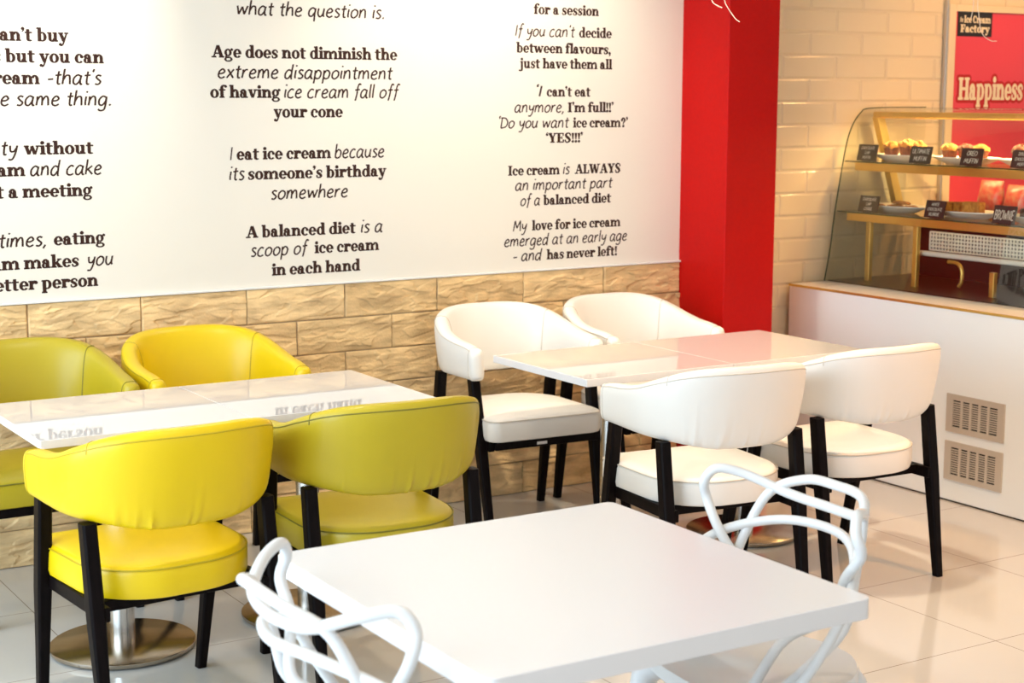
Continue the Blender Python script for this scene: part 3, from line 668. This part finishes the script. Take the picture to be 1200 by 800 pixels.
def make_barrel_chair(label, mat, seam, loc, rz, seed):
    t = thing('barrel_chair', label, 'chair', loc, rz)
    mb = MB(); prof = [(.385, .010), (.376, .004), (.378, .0), (.40, -.003), (.43, -.003), (SEAT_Z1, .002), (.463, .012), (.470, .035), (.476, .075), (.481, .13)]
    prof = [(SEAT_Z0, .012), (SEAT_Z0+.004, .003), (SEAT_Z0+.02, -.002), (SEAT_Z1-.012, -.002), (SEAT_Z1, .001), (SEAT_Z1+.008, .008), (SEAT_Z1+.014, .022), (SEAT_Z1+.020, .05), (SEAT_Z1+.026, .10), (SEAT_Z1+.029, .15)]
    loops = []
    for z, d in prof:
        sc = 1-d/.25; loops.append([(x*sc, (y-.015)*sc+.015, z) for x, y in OUT])
    mb.loops(loops); s = obj('seat', mb, mat, t, True)
    mb = MB(); ps = [(x*1.004, y*1.004, SEAT_Z1+.001) for x, y in OUT]; mb.tube(ps+ps[:2], .0024, 6); obj('piping', mb, seam, s, True)
    mb, fr, secs = chair_back(seed); b = obj('backrest', mb, mat, t, True)
    obj('piping', chair_piping(fr, secs), seam, b, True)
    mb = MB()                                 # frame under the seat
    mb.loops([[(x, y, z) for x, y in [(-.225, .215), (.225, .215), (.225, .245), (-.225, .245)]] for z in (.362, SEAT_Z0+.002)])
    for sx in (-1, 1):
        mb.loops([[(sx*.222, .23, .357), (sx*.246, .23, .357), (sx*.246, .23, .396), (sx*.222, .23, .396)], [(sx*.222, -.22, .357), (sx*.246, -.22, .357), (sx*.246, -.22, .396), (sx*.222, -.22, .396)]])
    mb.loops([[(x, y, z) for x, y in [(-.235, -.16), (.235, -.16), (.235, -.132), (-.235, -.132)]] for z in (.364, SEAT_Z0+.001)])
    obj('seat_frame', mb, 'black_wood', t, bevel=.003)
    for sx in (-1, 1):
        for foot, top, zt in (((.245, .247), (.262, .128), .625), ((.255, -.255), (.256, -.168), .615)):
            mb = MB(); loops = []
            for z, w in ((0, .0145), (.2, .0175), (.36, .021), (zt, .020)):
                k = z/zt; x = lerp(foot[0], top[0], k); y = lerp(foot[1], top[1], k)
                loops.append([(sx*x+w*a, y+w*1.12*b, z) for a, b in ((-1, -.7), (-.7, -1), (.7, -1), (1, -.7), (1, .7), (.7, 1), (-.7, 1), (-1, .7))])
            mb.loops(loops); obj('leg', mb, 'black_wood', t, bevel=.002)
    return t
chairs = [
 ('yellow leatherette barrel chair seen from behind, nearest on the left', 'yellow', (.877, -1.601), 4.5, 1.0),
 ('olive green barrel chair with its back to the viewer, beside the yellow one', 'olive', (1.550, -1.581), -3.2, 2.1),
 ('white barrel chair against the stone wall, left of the two, open seat showing', 'white', (2.815, -.400), 176.5, 3.3),
 ('white barrel chair against the stone wall beside the red column', 'white', (3.436, -.400), 180.2, 4.0),
 ('white barrel chair with back to the viewer, left of the near white pair', 'white', (2.784, -1.620), -6.0, 5.2),
 ('white barrel chair in front of the counter vents, rightmost of all', 'white', (3.464, -1.566), -2.1, 6.6),
 ('olive green barrel chair against the wall, cut by the left picture edge', 'olive', (.896, -.424), 179.9, 7.7),
 ('yellow barrel chair facing out from the stone wall behind the table', 'yellow', (1.527, -.425), 180.1, 8.4),
]
for label, c, (x, y), deg, seed in chairs:
    ch = make_barrel_chair(label, {'white': 'white_leather'}.get(c, c), c+'_seam', (x, y, 0), R(deg), seed)
    ch['group'] = 'upholstered barrel chairs'
    if abs(x-2.815) < 1e-6:
        mb = MB(); mb.box(.0, .2448, .370, .045, .2462, .382); o = obj('maker_tag', mb, 'tag_silver', ch, bevel=.001); o['label'] = 'small silver tag on the seat frame'

# ================================================================== WHITE LOOPED PLASTIC CHAIRS
ARM = [(0, -.174, .792), (.125, -.155, .800), (.205, -.100, .832), (.248, -.045, .845), (.270, -.024, .812), (.274, -.036, .765), (.224, -.037, .701), (.160, -.062, .60), (.116, .03, .55), (.118, .122, .452)]
ARCH = [(0, -.193, .840), (.097, -.186, .834), (.164, -.133, .795), (.197, -.087, .689), (.209, -.055, .593), (.206, .013, .534), (.189, .116, .458)]
LOW = [(0, -.172, .745), (.119, -.139, .740), (.219, -.067, .707), (.266, -.007, .660), (.265, .029, .596), (.250, .072, .524), (.225, .121, .452)]
def sym(P): return [(-a, b, c) for a, b, c in P[1:]][::-1]+P
def make_loop_chair(label, loc, rz):
    t = thing('loop_back_chair', label, 'chair', loc, rz, 'white looped plastic chairs')
    mb = MB(); ol = []
    for k in range(56):
        a = 2*math.pi*k/56; c, s = math.cos(a), math.sin(a); e = 2/(3.4 if s > 0 else 2.7)
        ol.append((.225*math.copysign(abs(c)**e, c)*(1+.06*max(0, s)-.42*max(0, -s)**1.4), .215*math.copysign(abs(s)**e, s)))
    def lvl(z, sc, dish): return [(x*sc, y*sc, z+dish*(x*x-.4*y*y)-(.35*max(0, y*sc-.16)**2*4)) for x, y in ol]
    mb.loops([lvl(.425, .97, .1), lvl(.432, 1.0, .1), lvl(.452, 1.005, .12), lvl(.460, .985, .14), lvl(.458, .92, .16), lvl(.452, .7, .2), lvl(.447, .4, .2), lvl(.445, .1, .2)])
    obj('seat', mb, 'plastic', t, True)
    for nm, P, r in (('arm_band', ARM, .0118), ('back_arch', ARCH, .0116), ('lower_band', LOW, .0112)):
        mb = MB(); mb.tube(catmull(sym(P), 7), r, 12); obj(nm, mb, 'plastic', t, True)
    for sx in (-1, 1):
        for sy, fy in ((1, .215), (-1, -.225)):
            wx = 1.0 if sy > 0 else .54
            mb = MB(); P = [(sx*.16*wx, sy*.145, .436), (sx*.205*wx, sy*.172, .40), (sx*.222*wx, fy*.86, .30), (sx*(.232*wx+.02), fy*.92, .15), (sx*(.24*wx+.04), fy*.98, 0)]
            pts = catmull(P, 5); n = len(pts)
            mb.tube(pts, [(.020, .034)[i] if i < 2 else lerp(.046, .016, min(1, (i/(n-1))**.6)) for i in range(n)], 12); obj('leg', mb, 'plastic', t, True)
    return t
make_loop_chair('white looped plastic chair at the left end of the foreground table', (.695, -3.229, 0), R(-90.5))
make_loop_chair('white looped plastic chair on the right side of the foreground table', (1.729, -3.164, 0), R(86.5))

# ================================================================== COUNTER AND DISPLAY CASE
XC, HC, YE = 4.569, .832, -3.6
t = thing('counter', 'long white shop counter with gold top edge under the glass display case', 'counter', (XC, -.03, 0))
mb = MB(); mb.box(0, YE, .006, .95, 0, HC-.008); obj('body', mb, 'counter_white', t, bevel=.004)
mb = MB(); mb.box(.004, YE, 0, .93, -.004, .006); obj('plinth', mb, 'dark', t)
mb = MB(); mb.box(0, YE, HC-.008, .95, 0, HC); obj('worktop', mb, 'counter_white', t)
mb = MB(); mb.box(-.003, YE, HC-.010, -.0002, 0, HC+.001); obj('edge_strip', mb, 'gold', t)

def vent(label, z0, z1):
    y0, y1 = -1.362, -1.048
    v = thing('vent_grille', label, 'vent', (XC-.001, (y0+y1)/2, z0), 0, 'grey vent grilles in the counter front')
    w = (y1-y0)/2; h = z1-z0
    mb = MB(); mb.box(-.0012, -w+.01, .01, -.0002, w-.01, h-.01); obj('slot_shade_sheet', mb, 'vent_dark', v)  # flat dark sheet painted as the shaded depth behind the slots
    mb = MB(); bw, bh = .036, .024
    mb.box(-.006, -w, 0, 0, w, bh); mb.box(-.006, -w, h-bh, 0, w, h)
    mb.box(-.006, -w, bh, 0, -w+bw, h-bh); mb.box(-.006, w-bw, bh, 0, w, h-bh)
    n = 5; inner = 2*w-2*bw
    for k in range(1, n): y = -w+bw+inner*k/n; mb.box(-.006, y-.0065, bh, 0, y+.0065, h-bh)
    rows = 12; hi = h-2*bh
    for k in range(1, rows): z = bh+hi*k/rows; mb.box(-.0055, -w+bw, z-.0026, 0, w-bw, z+.0026)
    obj('grille', mb, 'vent_grey', v)
vent('upper grey slotted vent in the white counter front', .304, .466)
vent('lower grey slotted vent in the white counter front, near the floor', .097, .263)

YA, YB = -.035, -2.6                                 # ends of the case
PROF = [(4.784, .832), (4.815, .99), (4.836, 1.154), (4.880, 1.397), (4.903, 1.499), (4.933, 1.571), (4.981, 1.628), (5.052, 1.652), (5.42, 1.655)]
t = thing('display_case', 'curved glass pastry display case with gold rails on the white counter', 'display case', (4.784, YA, HC+.0015))
def L(x, y, z): return (x-4.784, y-YA, z-HC)
pf = [(p.x, p.z) for p in catmull([Vector((a, 0, b)) for a, b in PROF], 5)]
def inner(pf, d):
    out = []
    for i in range(len(pf)):
        a, b = pf[max(0, i-1)], pf[min(len(pf)-1, i+1)]; tx, tz = b[0]-a[0], b[1]-a[1]; l = math.hypot(tx, tz)
        out.append((pf[i][0]+tz/l*d, pf[i][1]-tx/l*d))
    return out
pi_ = inner(pf, .005)
mb = MB(); sec = [*pf, *pi_[::-1]]
mb.loops([[L(x, YA-.006, z) for x, z in sec], [L(x, YB, z) for x, z in sec]]); obj('front_glass', mb, 'glass_front', t, True)
mb = MB(); end = pf+[(5.42, .832)]
mb.loops([[L(x, YA, z) for x, z in end], [L(x, YA-.005, z) for x, z in end]]); eg = obj('end_glass', mb, 'glass', t)
mb = MB(); mb.tube([L(x, YA-.0025, z) for x, z in pf], .0032, 6); obj('glass_edge', mb, 'glass_edge', eg, True)
for nm, z, xf, y0 in (('upper_shelf', 1.405, 4.884, YA-.012), ('lower_shelf', 1.168, 4.842, YA-.012)):
    mb = MB(); mb.box(*L(xf, YB, z-.006), *L(5.34, y0, z)); sh = obj(nm, mb, 'glass', t)
    mb = MB(); mb.box(*L(xf-.0005, YB, z-.006), *L(xf+.002, y0, z)); obj('glass_edge', mb, 'glass_edge', sh)
    mb = MB(); mb.box(*L(xf+.03, YB, z-.046), *L(xf+.055, y0-.035, z-.007)); mb.box(*L(5.31, YB, z-.046), *L(5.335, y0-.035, z-.007))
    for y in (-.30, -1.20, -2.0): mb.box(*L(xf+.05, y-.012, z-.03), *L(5.32, y+.012, z-.007))
    obj('rail', mb, 'gold', sh, bevel=.004)
mb = MB(); mb.box(*L(5.045, YB, 1.605), *L(5.085, YA-.02, 1.636)); obj('top_bar', mb, 'gold', t, bevel=.008)
for y in (-.095, -1.45, -2.4):
    mb = MB(); mb.loops([[L(x, yy, z) for x, yy in ((a, y-.018), (a+.05, y-.018), (a+.05, y+.018), (a, y+.018))] for a, z in ((5.02, 1.61), (5.19, 1.13))]); obj('bracket', mb, 'gold', t, bevel=.003)
for x, y, zt in ((4.95, -.16, 1.13), (4.95, -.465, 1.13), (4.95, -.928, .945), (4.95, -1.6, 1.13)):
    mb = MB(); mb.box(*L(x-.012, y-.014, HC), *L(x+.012, y+.014, zt)); obj('post', mb, 'gold', t, bevel=.003)
mb = MB(); mb.box(*L(4.80, YB, HC), *L(5.40, YA-.01, HC+.004)); obj('deck', mb, 'dark', t)
mb = MB(); mb.box(*L(5.36, YB, HC), *L(5.40, -.06, 1.12)); obj('back_panel', mb, 'dark', t)
mb = MB()                                            # perforated air strip
mb.box(*L(5.205, YB, .985), *L(5.209, -.31, 1.07)); st = obj('air_strip', mb, 'vent_dark', t)
mb = MB()
for k in range(0, 118): y = -.31-.0195*k; mb.box(*L(5.199, y-.0042, .985), *L(5.205, y+.0042, 1.07))
for k in range(6): z = .985+.017*k; mb.box(*L(5.1985, YB, z-.0035), *L(5.2045, -.31, z+.0035))
obj('air_strip_mesh', mb, 'counter_white', st)
mb = MB(); mb.tube([L(5.0, -.445, .990), L(5.0, YB, .990)], .0125, 14); obj('cross_bar', mb, 'china', t, True)
mb = MB(); mb.tube([L(*p) for p in catmull([(5.06, -.56, .955), (5.06, -.62, .95), (5.06, -.645, .92), (5.06, -.645, .87), (5.06, -.63, .845)], 6)], .009, 10); obj('pipe', mb, 'gold', t, True)
cl = bpy.data.lights.new('added_case_fill', 'AREA'); cl.shape = 'RECTANGLE'; cl.size = .03; cl.size_y = 2.2; cl.energy = 15; cl.color = (1, .70, .33)  # unseen light added inside the case to warm and brighten its contents
o = bpy.data.objects.new('added_case_fill', cl); COL.objects.link(o); o.location = (5.065, -1.3, 1.60); o.rotation_euler = (0, 0, 0)

# plates, cakes and slate tags
Z1, Z2 = 1.4067, 1.1697
def plate(x, y, z, ly, lx, label):
    mb = MB(); mb.lathe([(.0, .0005), (.58, .0005), (.82, .018), (1.0, .030), (1.0, .034), (.96, .033), (.72, .011), (.0, .010)], 40, sx=lx/2, sy=ly/2, cap0=False, cap1=False)
    for_v = [(a, b, c) for a, b, c in mb.v]; mb.v = for_v
    o = obj('plate', mb, 'china', None, True, loc=(x, y, z)); return tag(o, label, 'plate', 'white plates in the display case')
plate(5.02, -0.290, Z1, .36, .18, 'white plate on the upper glass shelf nearest the tiled wall')
plate(5.03, -0.670, Z1, .37, .20, 'white plate second along the upper shelf, with brown muffins')
plate(5.03, -1.055, Z1, .38, .20, 'white plate third along the upper shelf')
plate(5.00, -0.265, Z2, .42, .20, 'white plate of cookies on the lower glass shelf')
plate(5.00, -0.715, Z2, .40, .20, 'white plate of golden cake blocks on the lower shelf')
plate(5.00, -1.135, Z2, .38, .20, 'white plate of dark brownies at the right picture edge')
def muffin(x, y, z, r, cup, topm, label, group, h=.075):
    t = thing('muffin', label, 'muffin', (x, y, z), random.random()*6, group)
    mb = MB(); n = 32
    lo = []
    for rr, zz in ((.72, 0), (.88, .4), (1.0, .74)): lo.append([(r*rr*(1+.05*(k % 2))*math.cos(2*math.pi*k/n), r*rr*(1+.05*(k % 2))*math.sin(2*math.pi*k/n), h*zz) for k in range(n)])
    mb.loops(lo); obj('paper_case', mb, cup, t)
    mb = MB(); lo = []; ph = random.random()*6
    for k in range(9):
        a = math.pi/2*k/8; rr = math.cos(a)*1.12+.02; zz = .70+.34*math.sin(a)
        lo.append([(r*rr*(1+.07*math.sin(3*b+ph)+.05*math.sin(7*b+2*ph))*math.cos(b), r*rr*(1+.07*math.sin(3*b+ph)+.05*math.sin(7*b+2*ph))*math.sin(b), h*(zz+.05*math.sin(5*b+k+ph)+.04*math.sin(9*b+2*k))) for b in [2*math.pi*j/n for j in range(n)]])
    mb.loops(lo); obj('muffin_top', mb, topm, t, True)
    return t
zt = Z1+.0115
GM = 'muffins on the upper glass shelf'
muffin(5.02, -0.215, zt, .036, 'cake_brown', 'cake_gold', 'golden muffin first from the left on the upper shelf', GM)
muffin(5.03, -0.306, zt, .037, 'cake_brown', 'cake_gold', 'largest golden domed muffin, second on the first upper plate', GM, .085)
muffin(5.02, -0.385, zt, .032, 'cake_brown', 'cake_gold', 'golden muffin third on the first upper plate, just left of the second slate tag', GM, .080)
muffin(5.02, -0.580, zt, .035, 'cake_brown', 'cake_gold', 'brown muffin just right of the second slate tag', GM)
muffin(5.03, -0.667, zt, .035, 'cake_brown', 'cake_brown', 'dark brown muffin in the middle of the second upper plate', GM)
muffin(5.03, -0.752, zt, .034, 'cake_brown', 'cake_gold', 'muffin partly behind the third slate tag', GM)
muffin(5.03, -0.980, zt, .038, 'cake_choc', 'cake_brown', 'chocolate muffin just right of the third slate tag', GM, .080)
muffin(5.03, -1.080, zt, .038, 'cake_gold', 'cake_gold', 'pale golden muffin before the last slate tag of the upper row', GM, .065)
def cookie(x, y, z, r, tilt, label):
    mb = MB(); n = 28; ph = random.random()*6
    mb.loops([[(r*s*(1+.03*math.sin(4*b+ph))*math.cos(b), r*s*(1+.03*math.sin(4*b+ph))*math.sin(b), zz) for b in [2*math.pi*j/n for j in range(n)]] for s, zz in ((.9, 0), (1, .004), (.98, .009), (.8, .014), (.4, .016), (.1, .0165))])
    o = obj('cookie', mb, 'cookie', None, True, loc=(x, y, z)); o.rotation_euler = (R(tilt), R(4), random.random()*6)
    return tag(o, label, 'cookie', 'cookies on the lower shelf plate')
cookie(4.99, -0.165, Z2+.0185, .040, 0, 'flat cookie at the left end of the cookie plate, behind the slate tag')
cookie(5.02, -0.250, Z2+.0185, .040, 0, 'brown cookie lying in the middle of the cookie plate')
cookie(5.00, -0.312, Z2+.0385, .042, 3, 'cookie stacked on top of two others on the cookie plate')
cookie(5.01, -0.352, Z2+.0185, .040, 0, 'cookie at the right end of the cookie plate')
def cake_block(x, y, z, sx, sy, sz, rz, mat, label, group):
    mb = MB(); n = 5; rnd = random.Random(int(abs(y)*1000))
    mb.box(-sx/2, -sy/2, 0, sx/2, sy/2, sz); o = obj('cake_block', mb, mat, None, bevel=.006, loc=(x, y, z)); o.rotation_euler = (0, 0, R(rz))
    return tag(o, label, 'cake', group)
GB = 'golden cake blocks on the lower shelf plate'
cake_block(4.99, -0.630, Z2+.0115, .045, .036, .058, 8, 'blondie', 'narrow golden cake block at the left of the plate', GB)
cake_block(4.99, -0.677, Z2+.0115, .045, .036, .060, -5, 'blondie', 'narrow golden cake block in the middle of the three', GB)
cake_block(4.99, -0.760, Z2+.0115, .050, .095, .064, 4, 'blondie', 'widest golden cake block at the right of the plate', GB)
GR = 'brownies on the lower shelf plate'
cake_block(5.02, -1.045, Z2+.0115, .05, .06, .05, 6, 'cake_choc', 'dark brownie behind the lower right slate tag', GR)
cake_block(5.02, -1.130, Z2+.0115, .05, .06, .052, -8, 'cake_choc', 'dark brownie at the right picture edge', GR)
def slate(y0, y1, x, z, lines, label, hgt=.078):
    w = abs(y1-y0); t = thing('price_tag', label, 'slate tag', (x, (y0+y1)/2, z), R(-90), 'slate tags in the display case')
    t.rotation_euler = (0, 0, R(-90))
    ln = Matrix.Rotation(R(-12), 4, 'X'); up_ = .0022
    def lean(mb): mb.v = [tuple(ln @ Vector(p)+Vector((0, 0, up_))) for p in mb.v]
    mb = MB(); mb.box(-w/2, -.002, 0, w/2, .002, hgt); lean(mb); obj('card', mb, 'slate', t, bevel=.0008)
    mb = MB(); n = len(lines); lh = hgt*.86/n
    for k, s in enumerate(lines):
        ps, lo, hi = text_polys('T', s, .16); want = min(w*.86, (hi-lo)*lh*.62/1.4)
        lay_text(mb, 'T', s, lh*.60/1.4, want/2, hgt*.93-lh*(k+.82), -want/2, y=-.0021, hand_w=.17, depth=.0004)
    lean(mb); obj('chalk_lettering', mb, 'chalk', t)
    mb = MB(); mb.box(-w*.3, .004, .0005, w*.3, .03, .0022); obj('stand', mb, 'slate', t)
slate(-.108, -.236, 4.90, Z1, ('CHOCOLATE', 'CHIP', 'MUFFIN'), 'black slate tag at the left end of the upper shelf')
slate(-.446, -.577, 4.90, Z1, ('ULTIMATE', 'MUFFIN'), 'second black slate tag on the upper shelf, two chalk lines')
slate(-.751, -.876, 4.90, Z1, ('OREO', 'MUFFIN'), 'third black slate tag on the upper shelf, with short first word')
slate(-1.036, -1.16, 4.90, Z1, ('DOUBLE', 'CHOCOLATE', 'MUFFIN'), 'grey black slate tag at the right picture edge, upper shelf')
slate(-.170, -.298, 4.86, Z2, ('CHOCOLATE', 'CHIP', 'COOKIE'), 'black slate tag in front of the cookie plate')
slate(-.590, -.708, 4.86, Z2, ('WHITE', 'CHOCOLATE', 'BLONDIE'), 'black slate tag left of the golden cake blocks')
slate(-.985, -1.108, 4.86, Z2, ('BROWNIE',), 'black slate tag with one chalk word on the lower shelf')
def packet(x, y, z, w, h, mat, label, rz):
    mb = MB(); n = 10; lo = []
    for i in range(n+1):
        v = i/n; th = .030*math.sin(math.pi*min(1, max(0, v*.94+.05)))**.6+.002
        lo.append([(th*math.cos(a), w/2*math.copysign(abs(math.sin(a))**.5, math.sin(a))*(1+.05*math.sin(9*v+a*2)), h*v) for a in [2*math.pi*k/20 for k in range(20)]])
    mb.loops(lo); o = obj('sweet_packet', mb, mat, None, True, loc=(x, y, z+.0045)); o.rotation_euler = (0, R(6), R(rz))
    return tag(o, label, 'packet', 'packets at the back of the lower shelf')
packet(5.24, -.63, Z2, .13, .155, 'candy_red', 'red packet standing behind the cookie plate on the lower shelf', 4)
packet(5.25, -.77, Z2, .13, .14, 'candy_red', 'red and pink packet behind the golden cake blocks', -6)
packet(5.24, -.915, Z2, .13, .115, 'candy_brown', 'brown clear-wrapped packet right of the red packets', 3)
packet(5.24, -1.20, Z2, .16, .15, 'candy_red', 'red packet at the right picture edge behind the brownies', 5)

# ------------------------------------------------------------------ poster on the tiled wall
PX = 5.555
t = thing('framed_poster', 'red poster in a cream frame on the tiled wall above the display case', 'poster', (PX, -.002, 0))
W_, PT, PB = 1.0, 2.162, 1.05
mb = MB(); mb.box(.045, -.012, PB+.03, W_-.04, 0, PT-.034); obj('print', mb, 'poster_red', t)
mb = MB(); mb.box(0, -.024, PB, .012, 0, PT+.02); obj('edge_strip', mb, 'alu', t, bevel=.002)
mb = MB(); mb.box(.012, -.028, PB, .062, 0, PT); mb.box(.062, -.028, PT-.034, W_-.05, 0, PT); mb.box(.062, -.028, PB, W_-.05, 0, PB+.04); mb.box(W_-.05, -.028, PB, W_, 0, PT); obj('frame', mb, 'cream_frame', t, bevel=.003)
lx0 = 5.641-PX
mb = MB(); mb.box(lx0, -.0145, 2.008, lx0+.245, -.0125, 2.128); lg = obj('logo_panel', mb, 'poster_black', t)
mb = MB()
lay_text(mb, 'T', 'the', .017, lx0+.036, 2.078, lx0+.014, y=-.0147, hand_w=.2)
lay_text(mb, 'B', 'Ice', .025, lx0+.096, 2.075, lx0+.044, y=-.0147); lay_text(mb, 'B', 'Cream', .025, lx0+.232, 2.075, lx0+.106, y=-.0147)
lay_text(mb, 'B', 'Factory', .027, lx0+.228, 2.028, lx0+.020, y=-.0147); obj('logo_lettering', mb, 'poster_cream', lg)
hx = 5.655-PX
def fat(style, text, h, x1, zb, x0, y, grow):
    ps, lo, hi = text_polys(style, text); sx = (x1-x0)/(hi-lo); mb = MB()
    for q in ps:
        cx = sum(a for a, b in q)/len(q); cy = sum(b for a, b in q)/len(q); pts = []
        P = [(x0+(a-lo)*sx, zb+b*h) for a, b in q]
        for i in range(len(P)):
            for k in range(8): pts.append((P[i][0]+grow*math.cos(k*math.pi/4), P[i][1]+grow*math.sin(k*math.pi/4)))
        pts = sorted(set((round(a, 5), round(b, 5)) for a, b in pts)); 
        def half(pp):
            h_ = []
            for p in pp:
                while len(h_) > 1 and (h_[-1][0]-h_[-2][0])*(p[1]-h_[-2][1])-(h_[-1][1]-h_[-2][1])*(p[0]-h_[-2][0]) <= 0: h_.pop()
                h_.append(p)
            return h_
        hull = half(pts)[:-1]+half(pts[::-1])[:-1]
        yy = y-4e-6*len(mb.f); mb.add([(a, yy, b) for a, b in hull], [tuple(range(len(hull)))])
    return mb
obj('slogan_outline', fat('B', 'Happiness', .078, 6.135-PX, 1.694, hx+.01, -.0128, .016), 'poster_dark', t)
mb = MB(); lay_text(mb, 'B', 'Happiness', .078, 6.135-PX, 1.694, hx+.01, y=-.0142); obj('slogan_lettering', mb, 'poster_cream', t)

# ------------------------------------------------------------------ loose ribbons hanging from the ceiling
def ribbon_string(P, label):
    mb = MB(); mb.tube(catmull(P, 10), .0016, 6); tag(obj('hanging_ribbon', mb, 'string', None, True), label, 'ribbon', 'thin ribbons hanging from the ceiling')
ribbon_string([(3.10, -1.2, 2.75), (3.10, -1.2, 2.40), (3.11, -1.2, 2.10), (3.125, -1.2, 2.046), (3.141, -1.2, 2.031), (3.172, -1.2, 2.020)], 'shorter ribbon curl before the red column at the top edge')
ribbon_string([(3.15, -1.2, 2.75), (3.16, -1.2, 2.40), (3.17, -1.2, 2.12), (3.183, -1.2, 2.048), (3.199, -1.2, 2.021), (3.22, -1.2, 1.998), (3.236, -1.2, 1.983), (3.254, -1.2, 1.973)], 'longer ribbon curl before the red column at the top edge')
ribbon_string([(4.46, -1.2, 2.75), (4.455, -1.2, 2.40), (4.453, -1.2, 2.089), (4.453, -1.2, 2.056), (4.443, -1.2, 2.019)], 'short straight ribbon before the poster logo')
ribbon_string([(4.47, -1.2, 2.75), (4.474, -1.2, 2.40), (4.477, -1.2, 2.09), (4.485, -1.2, 2.04), (4.499, -1.2, 1.98), (4.521, -1.2, 1.95), (4.561, -1.2, 1.932), (4.596, -1.2, 1.931)], 'long ribbon curling to the right before the poster logo')
